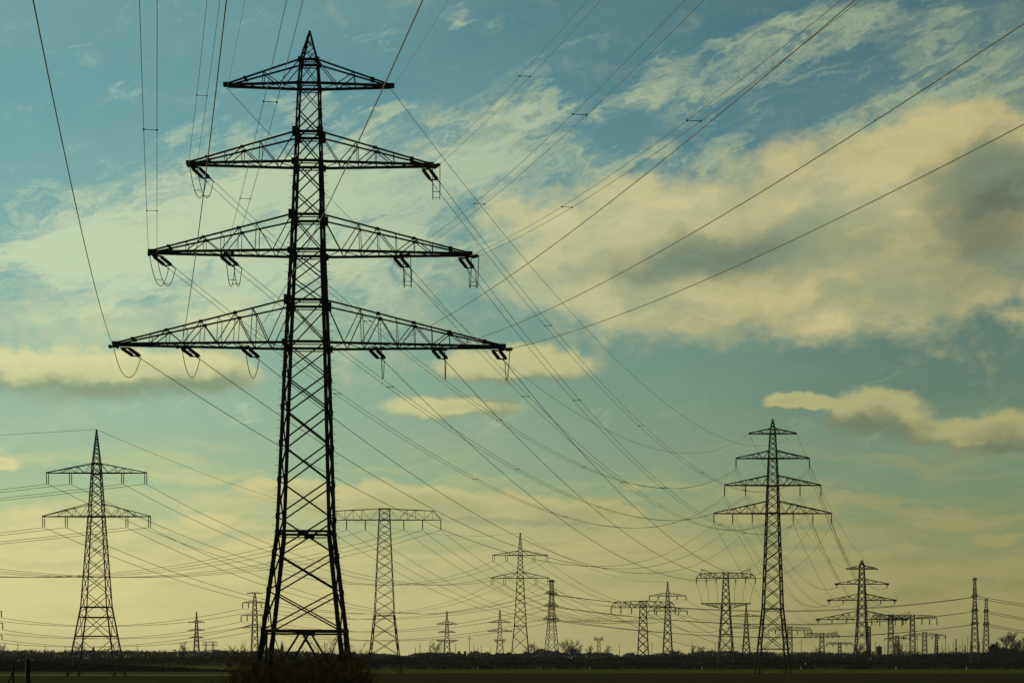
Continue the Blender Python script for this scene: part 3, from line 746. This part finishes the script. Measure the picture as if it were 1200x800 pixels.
A3 = {1: ' of upper long arm', 2: ' of middle long arm', 3: ' of lowest long arm'}
span(T0, T297, K3, 8, .12, 'pylon cut by the left edge', 'running right', names=A3)
span(T297, T646, K3, 10, .10, 'half-hidden four-armed pylon', 'running right', names=A3)
span(T646, T1142, K3, 9, .12, 'slim edge-on pylon', 'to the right towers', names=A3)
span(T1142, (330, 160, 0), [(1, -1, 0), (1, 1, 0)], 12, .16, 'taller edge tower', 'to the right edge', names={1: ' arm'})
span(T1155, (330, 160, 0), [(1, -1, 0), (1, 1, 0), (2, -1, 0), (2, 1, 0)], 14, .17, 'shorter edge tower', 'to the right edge', names={1: ' of upper arm', 2: ' of lower arm'})
span(T753, T925, [(0, -1, 0), (0, 1, 0), (0, 1, 2)], 18, .13, 'single-beam pylon', 'running far right')
# droppers between the two arms of the horned pylon
for q in range(3):
    for sdn in (-1, 1):
        mb = MB(); a = T850.att[(0, sdn, q)]; b_ = T850.att[(1, sdn, q)]
        iv = T850.Mw.inverted(); mb.poly([iv @ (a.lerp(b_, i / 6) + Vector((sdn * -.5 * math.sin(i / 6 * 3.14), 0, 0))) for i in range(7)], .09, 4)
        mb.build('dropper_cable', M_wired, T850.root)

# ------------------------------------------------------------------ slender masts, gantry, turbine, buildings
mast_px = [(21, 752), (53, 757), (76, 757), (104, 760), (161, 755), (211, 753), (269, 757), (330, 757), (487, 757), (492, 754), (534, 753), (555, 755), (560, 757), (564, 756), (575, 758), (756, 757),
           (726, 754), (764, 753), (811, 752), (838, 752), (939, 748), (1026, 751), (1037, 754), (1057, 750), (1062, 752), (1075, 747), (1104, 752), (1108, 749), (1112, 754), (1117, 752), (1125, 754), (1128, 750),
           (1131, 753), (1134, 746), (1137, 752), (1148, 752), (1151, 748), (1161, 753), (1164, 755), (1168, 748)]
proto = None
SHADES = 0
for i, (px, top) in enumerate(mast_px):
    D = 1650 + (i * 137) % 400
    h = EYE + (HZ - top) * D / F
    mb = MB(); mb.bar((0, 0, 0), (0, 0, h), .75, .4, n=5)
    if i % 3 == 0: mb.bar((-1.1, 0, h * .86), (1.1, 0, h * .86), .2)
    if i % 4 == 1: mb.bar((-.7, 0, h - .2), (.7, 0, h - .2), .25)
    o = mb.build('lightning_mast', M_galv); o.location = ((px - 600) / F * D, D, 0)
    reg = 'left of the giant pylon' if px < 300 else 'seen between the legs of the giant pylon' if px < 400 else 'around the tiny three-armed pylons' if px < 600 else 'between the middle and the tall pylon' if px < 900 else 'between the tall and the tension pylon' if px < 1030 else 'in the switchyard at the right'
    tag(o, f'thin distant mast rising above the tree line {reg}', 'mast', f'thin masts {reg}')

# twin-legged gantry
D = 2000; k = D / F
e = tag(empty('switchyard_gantry', ((245.5 - 600) * k, D, 0)), 'small two-legged gantry on the horizon right of the tiny left pylon', 'gantry')
for lx in (-4.3, 4.3):
    mb = MB()
    for dx in (-1, 1):
        mb.bar((lx * k + dx * 1.2, 0, 0), (lx * k + dx * .8, 0, EYE + (HZ - 751) * k), .55)
    for j in range(6):
        z = j * 3.6; mb.bar((lx * k - 1.1, 0, z), (lx * k + 1.0, 0, z + 3.6), .35)
    mb.build('leg', M_galv, e)
for zz, hl in ((751.5, 9), (755, 10)):
    z = EYE + (HZ - zz) * k; mb = MB(); mb.bar((-hl * k, 0, z), (hl * k, 0, z), .6)
    for j in range(-4, 5): mb.bar((j * 2 * k, 0, z), (j * 2 * k + 1, 0, z - 1.6), .35)
    mb.build('beam', M_galv, e)
# wind turbine
D = 2600; k = D / F
e = tag(empty('wind_turbine', ((550.2 - 600) * k, D, 0)), 'small pale wind turbine standing on the horizon between the two tiny pylons', 'wind turbine')
hz_ = EYE + (HZ - 747.5) * k
mb = MB(); mb.bar((0, 0, 0), (0, 0, hz_), 1.2, .7, n=8); mb.build('tower', M_wall, e)
mb = MB(); mb.box((0, 0, hz_ + .3), 1.2, 3, 1.2); na = mb.build('nacelle', M_wall, e)
for a in (100, 220, 335):
    d = Vector((math.cos(R(a)), 0, math.sin(R(a)))); mb = MB(); mb.bar(Vector((0, -1.8, hz_ + .3)), Vector((0, -1.8, hz_ + .3)) + d * 5.2, .8, .25); mb.build('blade', M_wall, e)
# slim lattice masts of the switchyard
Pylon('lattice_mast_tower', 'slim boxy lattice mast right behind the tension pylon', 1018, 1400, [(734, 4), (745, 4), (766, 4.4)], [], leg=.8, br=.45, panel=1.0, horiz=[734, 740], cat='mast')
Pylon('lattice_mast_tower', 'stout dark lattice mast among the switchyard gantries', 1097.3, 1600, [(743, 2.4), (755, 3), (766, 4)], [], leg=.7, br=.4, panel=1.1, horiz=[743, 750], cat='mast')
# church spires
def spire(px, top, wpx, D, label):
    k = D / F; e = tag(empty('church', ((px - 600) * k, D, 0)), label, 'church')
    hw = wpx * k / 2; ht = EYE + (HZ - top) * k; hb = ht * .62
    mb = MB(); mb.box((0, 0, hb / 2), hw * 2, hw * 2, hb); mb.build('tower', M_wall, e)
    mb = MB(); mb.v = [Vector((x * hw * 1.1, y * hw * 1.1, hb)) for x, y in ((-1, -1), (1, -1), (1, 1), (-1, 1))] + [Vector((0, 0, ht))]
    mb.f = [(0, 1, 4), (1, 2, 4), (2, 3, 4), (3, 0, 4), (3, 2, 1, 0)]; mb.build('spire', M_roof, e)
    mb = MB(); mb.box((hw * 2.8, 0, hb * .25), hw * 4, hw * 2.2, hb * .5); mb.build('nave', M_wall, e)
    mb = MB(); x0, x1 = hw * .85, hw * 4.9; y = hw * 1.25; z = hb * .5
    mb.v = [Vector(v) for v in ((x0, -y, z), (x1, -y, z), (x1, y, z), (x0, y, z), (x0, 0, z + hw * 1.6), (x1, 0, z + hw * 1.6))]
    mb.f = [(0, 1, 5, 4), (2, 3, 4, 5), (1, 2, 5), (3, 0, 4), (3, 2, 1, 0)]; mb.build('roof', M_roof, e)
spire(109.7, 755.5, 3.4, 1500, 'church with pointed spire seen through the base of the far left pylon')
spire(330.5, 748.5, 3.2, 1500, 'church with pointed spire seen between the legs of the giant pylon')
# tower block
D = 1700; k = D / F
e = tag(empty('office_block', ((1030 - 600) * k, D, 0)), 'dark square building on the horizon right of the tension pylon', 'building')
wv = 6 * k; hh = EYE + (HZ - 758) * k
mb = MB(); mb.box((0, 0, hh / 2), wv, wv, hh); mb.build('wall', M_roof, e)
mb = MB(); mb.box((0, 0, hh + .4), wv * 1.06, wv * 1.06, .8); mb.box((wv * .1, 0, hh + 1.4), wv * .3, wv * .3, 1.2); mb.build('roof', M_roof, e)
for r_ in range(3):
    mb = MB(); mb.box((0, -wv / 2 - .03, hh * (.3 + .22 * r_)), wv * .85, .05, hh * .09); mb.build('window', M_ins, e)
# three sheds on the horizon
for i, (px, wd) in enumerate(((538, 3.6), (545, 3), (552.5, 2.4))):
    D = 1450; k = D / F; e = tag(empty('shed', ((px - 600) * k, D, 0)), f'{["leftmost", "middle", "rightmost"][i]} of three little dark sheds under the wind turbine', 'shed', 'little sheds under the wind turbine')
    hh = EYE + (HZ - 763.2) * k
    mb = MB(); mb.box((0, 0, hh / 2), wd * k, 4, hh); mb.build('wall', M_roof, e)
    mb = MB(); W_ = wd * k * .55
    mb.v = [Vector(v) for v in ((-W_, -2.3, hh), (W_, -2.3, hh), (W_, 2.3, hh), (-W_, 2.3, hh), (0, -2.3, hh + .9), (0, 2.3, hh + .9))]
    mb.f = [(0, 1, 4), (2, 3, 5), (1, 2, 5, 4), (3, 0, 4, 5), (3, 2, 1, 0)]; mb.build('roof', M_roof, e)
# white marker posts at the field edge
for px, py, words in ((559.5, 785, 'below the second tiny three-armed pylon'), (938.5, 784, 'right of the tall pylon foot'), (1050, 784, 'right of the tension pylon foot'), (1132.5, 784, 'left of the two edge-on towers'), (823, 784, 'left of the horned pylon foot'),
                      (691, 785, 'below the small squat horned pylon')):
    D = 800; k = D / F
    mb = MB(); mb.bar((0, 0, 0), (0, 0, 1.5), .34, .26, n=6, cap=True); mb.box((0, 0, 1.55), .3, .3, .12)
    o = mb.build('marker_post', M_white); o.location = ((px - 600) * k, D, 0)
    tag(o, f'short white marker post at the field edge {words}', 'post', 'white marker posts along the field edge')
# small pale signs and reflectors on the bank and behind the hedge
for px, py, D, wd, hh, words in ((101.5, 770.5, 760, 2.6, .9, 'wide pale sign board seen through the foot of the far left pylon'), (85, 777, 700, .9, .8, 'small pale round-edged sign on the bank left of the far left pylon'),
                            (21.5, 773.3, 700, 1.0, .7, 'small pale sign on the bank just left of the thick fence post'), (37.5, 773.2, 700, 1.3, .6, 'small pale sign on the bank just right of the thick fence post'),
                            (1020, 771.2, 815, .9, .9, 'small white sign above the hedge just right of the tension pylon foot'), (944, 777, 815, .6, .9, 'small white sign in the hedge right of the tall pylon foot')):
    p = at(px, py, D)
    e = tag(empty('road_sign', (p.x, D, 0)), words, 'sign')
    mb = MB(); mb.bar((0, .06, 0), (0, .06, p.z + hh / 2), .09, n=6); mb.build('pole', M_galv, e)
    mb = MB(); mb.box((0, 0, p.z), wd, .05, hh * .55); mb.box((0, 0, p.z), wd * .9, .05 - .006, hh); mb.build('panel', M_white, e)
# round tank with pale lid behind the hedge, guard rail on the bank
mb = MB()
pts = []
for i in range(30):
    px = -40 + 270 * i / 29; D = 688; h = max(.15, 5.0 - max(0, (px + 20)) / 300 * 4.6) + .35
    pts.append(Vector(((px - 600) / F * D, D, h)))
e = tag(empty('guard_rail', pts[0]), 'long grey guard rail running along the bank at the left', 'guard rail')
mb.poly([p - pts[0] for p in pts], .12, 4); mb.build('rail', M_galv, e)
for p in pts[::2]:
    m2 = MB(); m2.bar(p - pts[0] + Vector((0, 0, -.9)), p - pts[0], .12); m2.build('post', M_galv, e)

# ------------------------------------------------------------------ vegetation
def bare_tree(px, top, D, wpx, label, seed, evergreen=False, name='bare_tree', dens=1.0):
    rnd = random.Random(seed); k = D / F
    H = EYE + (HZ - top) * k; Wd = wpx * k / 2
    e = tag(empty(name, ((px - 600) * k, D, 0)), label, 'tree')
    tr = MB(); cr = MB()
    h0 = H * .28
    tr.poly([Vector((0, 0, -.3)), Vector((.1, 0, h0)), Vector((0, .1, H * .6))], [H * .028, H * .02, H * .01], 6)
    def branch(p, d, L, r, lev):
        pts = [p]; q = p.copy(); dd = d.copy()
        for i in range(3):
            dd = (dd + Vector((rnd.uniform(-.3, .3), rnd.uniform(-.3, .3), rnd.uniform(-.1, .25)))).normalized()
            q = q + dd * L / 3; pts.append(q.copy())
        (tr if lev == 0 else cr).poly(pts, [r, r * .75, r * .5, r * .25], 3)
        if lev < 3:
            for _ in range(int((5 if lev < 2 else 4) * dens)):
                t = rnd.choice(pts[1:]); nd = (dd + Vector((rnd.uniform(-1, 1), rnd.uniform(-1, 1), rnd.uniform(-.3, .8)))).normalized()
                branch(t, nd, L * .55, r * .55, lev + 1)
        elif evergreen:
            for _ in range(3): cr.leaf(q + Vector([rnd.uniform(-.4, .4) for _ in range(3)]), .35, rnd)
    for i in range(9):
        a = i * 2.4; t = .22 + .6 * i / 9
        o_ = Vector((math.cos(a) * Wd * .9, math.sin(a) * Wd * .9, H * (.42 - .1 * t)))
        branch(Vector((0, 0, H * t)), o_.normalized(), o_.length * (1 - t * .35) * .8, H * .012 + .03, 0)
    tr.build('trunk', M_bark, e); cr.build('crown', M_leaf if evergreen else M_bark, e)
bare_tree(510, 753, 1250, 22, 'bare spreading tree left of the first tiny three-armed pylon', 3)
bare_tree(662, 752, 1300, 16, 'bushy bare tree right of the slim edge-on pylon', 4, dens=1.2)
bare_tree(672, 753, 1300, 18, 'bushy bare tree, farther right of the slim edge-on pylon', 5, dens=1.2)
bare_tree(623, 756, 1300, 18, 'low round tree right of the middle two-armed pylon', 6, dens=1.2)
bare_tree(691, 757, 1500, 9, 'small bare tree left of the small squat horned pylon', 7)
bare_tree(712, 757, 1500, 9, 'small bare tree right of the small squat horned pylon', 8)
bare_tree(821, 757, 1400, 12, 'small bare tree nearest the horned pylon, left of it', 9)
bare_tree(812, 758, 1400, 9, 'smaller bare tree, second from the horned pylon on its left', 10)
bare_tree(1053, 753, 1300, 15, 'dark round tree under the short switchyard pylon', 11, dens=1.2)
bare_tree(1008, 758, 1100, 20, 'dark low tree at the foot of the tension pylon', 12, dens=1.2)
bare_tree(957, 760, 1400, 14, 'low tree under the flat-topped pylon', 13)
bare_tree(1181, 746, 1050, 34, 'large dark bushy tree at the right edge', 14, False, 'dense_tree', 1.5)
bare_tree(1199, 752, 1050, 26, 'dark bushy tree cut off by the right edge', 15, False, 'dense_tree', 1.5)
bare_tree(1164, 757, 1150, 16, 'small dark bushy tree left of the large one at the right edge', 16, True, 'dense_tree', 1.2)
bare_tree(-2, 758, 1300, 22, 'bushy tree cut off by the left edge', 17, dens=1.2)
bare_tree(95, 757, 1300, 14, 'bare tree behind the left foot of the far left pylon', 18)
bare_tree(215, 754, 1500, 10, 'bare tree left of the tiny left pylon', 19)
def poplar(px, top, D, wpx, label, seed):
    rnd = random.Random(seed); k = D / F; H = EYE + (HZ - top) * k; Wd = wpx * k / 2
    e = tag(empty('poplar_tree', ((px - 600) * k, D, 0)), label, 'tree', 'slender poplars in the right thicket')
    tr = MB(); tr.poly([Vector((0, 0, -.2)), Vector((0, 0, H * .5)), Vector((0, 0, H))], [.3, .2, .05], 5)
    cr = MB()
    for i in range(90):
        t = rnd.uniform(.1, .95); a = rnd.uniform(0, 6.3); p = Vector((0, 0, H * t)); rr = Wd * (.35 + 1.1 * math.sin(min(1, t * 1.1) * 3.0) * .7) * rnd.uniform(.5, 1)
        q = p + Vector((math.cos(a) * rr, math.sin(a) * rr, H * .12)); cr.poly([p, (p + q) / 2 + Vector((0, 0, -.2)), q], [.09, .07, .03], 3)
        for _ in range(4): cr.leaf(p.lerp(q, rnd.uniform(.5, 1)), .4, rnd)
    tr.build('trunk', M_bark, e); cr.build('crown', M_leaf, e)
poplar(1120.3, 750, 1400, 3.6, 'dark slender poplar left of the taller edge-on tower', 1)
poplar(1147, 752, 1350, 3.0, 'slender poplar between the two edge-on towers', 2)
poplar(1139, 753, 1350, 2.6, 'slender poplar touching the left foot of the taller edge-on tower', 5)
poplar(1098, 757, 1400, 3.2, 'squat poplar at the foot of the stout lattice mast', 3)
poplar(1131, 757, 1380, 2.4, 'smallest poplar, midway to the taller edge-on tower', 4)

def belt(name, x0, x1, D, depth, topf, count, size, m, label, cat, seed, twig=True):
    """uncountable belt of scrub or far wood: thousands of little twig and leaf faces through its volume"""
    rnd = random.Random(seed); mb = MB()
    for _ in range(count):
        x = rnd.uniform(x0, x1); y = D + rnd.uniform(0, depth); px = 600 + F * x / y
        h = topf(x, px); z = h * rnd.random() ** .75
        p = Vector((x, y, z))
        if twig and rnd.random() < .4:
            q = p + Vector((rnd.uniform(-1, 1) * size * 1.2, 0, rnd.uniform(.5, 2.2) * size))
            if q.z > h * 1.15: continue
            mb.bar(p, q, size * .16, size * .07, n=3)
        else: mb.leaf(p, size * rnd.uniform(.5, 1.1), rnd)
    o = mb.build(name, m); return tag(o, label, cat, kind='stuff')
def nz(x, s, seed=0): return mnoise.noise(Vector((x * s, seed, 0)))
belt('far_woodland', -620, 620, 1720, 120, lambda x, px: 9.2 + 4.5 * nz(x, .012, 1) + 3.6 * nz(x, .05, 2) + (2.2 if px < 330 else 0) + 2.6 * max(0, nz(x, .09, 9)) * 2 + 2.2 * nz(x, .19, 8), 95000, 1.45, M_wood, 'dark far woodland forming the horizon line', 'woodland', 1)
belt('scrub_belt', -420, 420, 1150, 60, lambda x, px: 5.6 + 2.2 * nz(x, .03, 3) + 3.2 * max(0, nz(x, .07, 10)) + 1.8 * nz(x, .12, 4), 42000, 1.0, M_scrub, 'belt of dark scrub in front of the far woodland', 'scrub', 2)
belt('field_hedge', -120, 330, 832, 14, lambda x, px: (3.1 + 1.5 * nz(x, .03, 5) + 1.1 * nz(x, .2, 6)) * min(1, max(.3, (px - 200) / 150)), 36000, .6, M_scrub, 'low dark hedge along the far edge of the field', 'hedge', 3)
belt('hawthorn_scrub', (990 - 600) / F * 828, (1017 - 600) / F * 828, 826, 5, lambda x, px: 3.0 * max(.2, 1 - ((px - 1003) / 15) ** 2), 2600, .36, M_red, 'reddish brown scrub in the hedge below the tension pylon', 'scrub', 4)
belt('bank_scrub', -215, -85, 686, 8, lambda x, px: max(.3, 5.0 - max(0, (px + 20)) / 300 * 4.6) + .25 + .35 * nz(x, .3, 7), 6500, .34, M_scrub, 'dark low scrub covering the bank at the left', 'scrub', 5)

belt('thicket', (1090 - 600) / F * 1200, (1215 - 600) / F * 1200, 1200, 40, lambda x, px: 7.5 + 2.0 * nz(x, .05, 11) + 1.5 * nz(x, .25, 12) + (3.5 if px > 1160 else 0), 14000, .8, M_scrub, 'dark thicket below the edge-on towers at the right', 'thicket', 6)

# shrubs in front of the giant pylon's foot
def shrub(px, D, top, wpx, n, label, seed):
    rnd = random.Random(seed); k = D / F; g0 = gz(0, D)
    H = EYE + (HZ - top) * k - g0; Wd = wpx * k / 2
    e = tag(empty('bare_shrub', ((px - 600) * k, D, g0)), label, 'shrub')
    st = MB(); tw = MB()
    for i in range(n):
        a = rnd.uniform(0, 6.283); rr = rnd.random() ** .6
        base_ = Vector((math.cos(a) * Wd * .35 * rr, math.sin(a) * .5 * rr, -.05))
        lean = Vector((math.cos(a) * Wd * rr * rnd.uniform(.5, 1), math.sin(a) * Wd * .6 * rr, 0))
        h = H * (.45 + .6 * rnd.random() ** 1.6) * (1 - .3 * rr * rr)
        pts = []
        for j in range(7):
            t = j / 6; pts.append(base_ + lean * (t ** 1.4) + Vector((rnd.uniform(-1, 1) * .035 * j * .5, rnd.uniform(-1, 1) * .03, h * t)))
        r0 = rnd.uniform(.009, .017)
        st.poly(pts, [r0 * (1 - .8 * j / 6) + .002 for j in range(7)], 4)
        for _ in range(rnd.randint(9, 15)):
            j = rnd.randint(1, 5); p = pts[j].lerp(pts[j + 1], rnd.random())
            d = Vector((rnd.uniform(-1, 1), rnd.uniform(-1, 1), rnd.uniform(.1, 1.3))).normalized(); L = rnd.uniform(.15, .5)
            q1 = p + d * L * .5 + Vector((0, 0, .02)); q2 = p + d * L + Vector((rnd.uniform(-.05, .05), 0, .07))
            tw.poly([p, q1, q2], [.006, .0045, .0025], 3)
            for _ in range(3):
                d2_ = (d + Vector((rnd.uniform(-1, 1), rnd.uniform(-1, 1), rnd.uniform(-.2, .8)))).normalized()
                tw.poly([q1, q1 + d2_ * L * .5], [.004, .002], 3)
    st.build('stem', M_twig, e); tw.build('twigs', M_twig, e)
shrub(293, 46, 750, 66, 63, 'bare brown shrub below the left legs of the giant pylon', 21)
shrub(281, 44, 744, 40, 7, 'thin whippy tall shrub with pale twigs at the left end of the row', 26)
shrub(340, 47, 757, 74, 81, 'bare twiggy shrub right in front of the middle of the giant pylon', 22)
shrub(383, 46, 750, 66, 73, 'bare brown shrub below the right legs of the giant pylon', 23)
shrub(417, 48, 759, 50, 54, 'lower bare shrub at the right end of the row', 24)
shrub(318, 45, 768, 90, 73, 'low dense shrub filling the gap below the left half of the giant pylon', 25)
shrub(368, 44, 769, 100, 73, 'low dense shrub filling the gap below the right half of the giant pylon', 27)

# fence posts on the rise, left foreground
def post(px, top, D, wd, label, brace=None):
    g0 = gz(0, D); p = at(px, top, D); h = p.z - g0
    e = tag(empty('fence_post', (p.x, D, g0)), label, 'post')
    mb = MB(); pts = [Vector((0, 0, -.3)), Vector((.004, 0, h * .5)), Vector((-.003, 0, h - .02)), Vector((-.003, 0, h))]
    mb.poly(pts, [wd / 2 * 1.05, wd / 2, wd / 2 * .97, wd / 2 * .6], 10); k = len(mb.v)
    mb.f.append(tuple(range(k - 10, k))); mb.build('post', M_post, e, smooth=True)
    if brace:
        mb = MB(); mb.bar(Vector((0, -.02, h - brace[0])), Vector((brace[1], .1, -.1)), wd * .8, n=6); mb.build('brace', M_post, e)
    return e
post(32.5, 772, 40, .11, 'thick dark round fence post at the left edge')
post(15.5, 776, 41, .045, 'thin fence post with a slanting brace, nearest the left edge', (.2, -.55))
mb = MB()
a = at(-30, 772.5, 41.2); b_ = at(32.5, 773.6, 40)
mb.poly([a - a, (a + b_) / 2 - a + Vector((0, 0, -.004)), b_ - a], .006, 4)
o = mb.build('fence_wire', M_galv); o.location = a
tag(o, 'top strand of fence wire running between the two dark fence posts', 'wire')

# ------------------------------------------------------------------ haze
mb = MB(); mb.box((0, 2950, 37.5), 11400, 7700, 77)
hz = mb.build('haze', M_white); hz.data.materials.clear()
hm = bpy.data.materials.new('haze_air'); hm.use_nodes = True
t = NT(hm.node_tree)
for n in list(t.n):
    if n.type == 'BSDF_PRINCIPLED': t.n.remove(n)
pv = t.node('ShaderNodeVolumePrincipled'); pv.inputs['Color'].default_value = (.86, .90, .80, 1)
pv.inputs['Density'].default_value = .000042; pv.inputs['Anisotropy'].default_value = 0
out = [n for n in t.n if n.type == 'OUTPUT_MATERIAL'][0]; t.l.new(pv.outputs[0], out.inputs['Volume'])
hz.data.materials.append(hm); tag(hz, 'thin even haze lying over the plain', 'haze', kind='stuff')
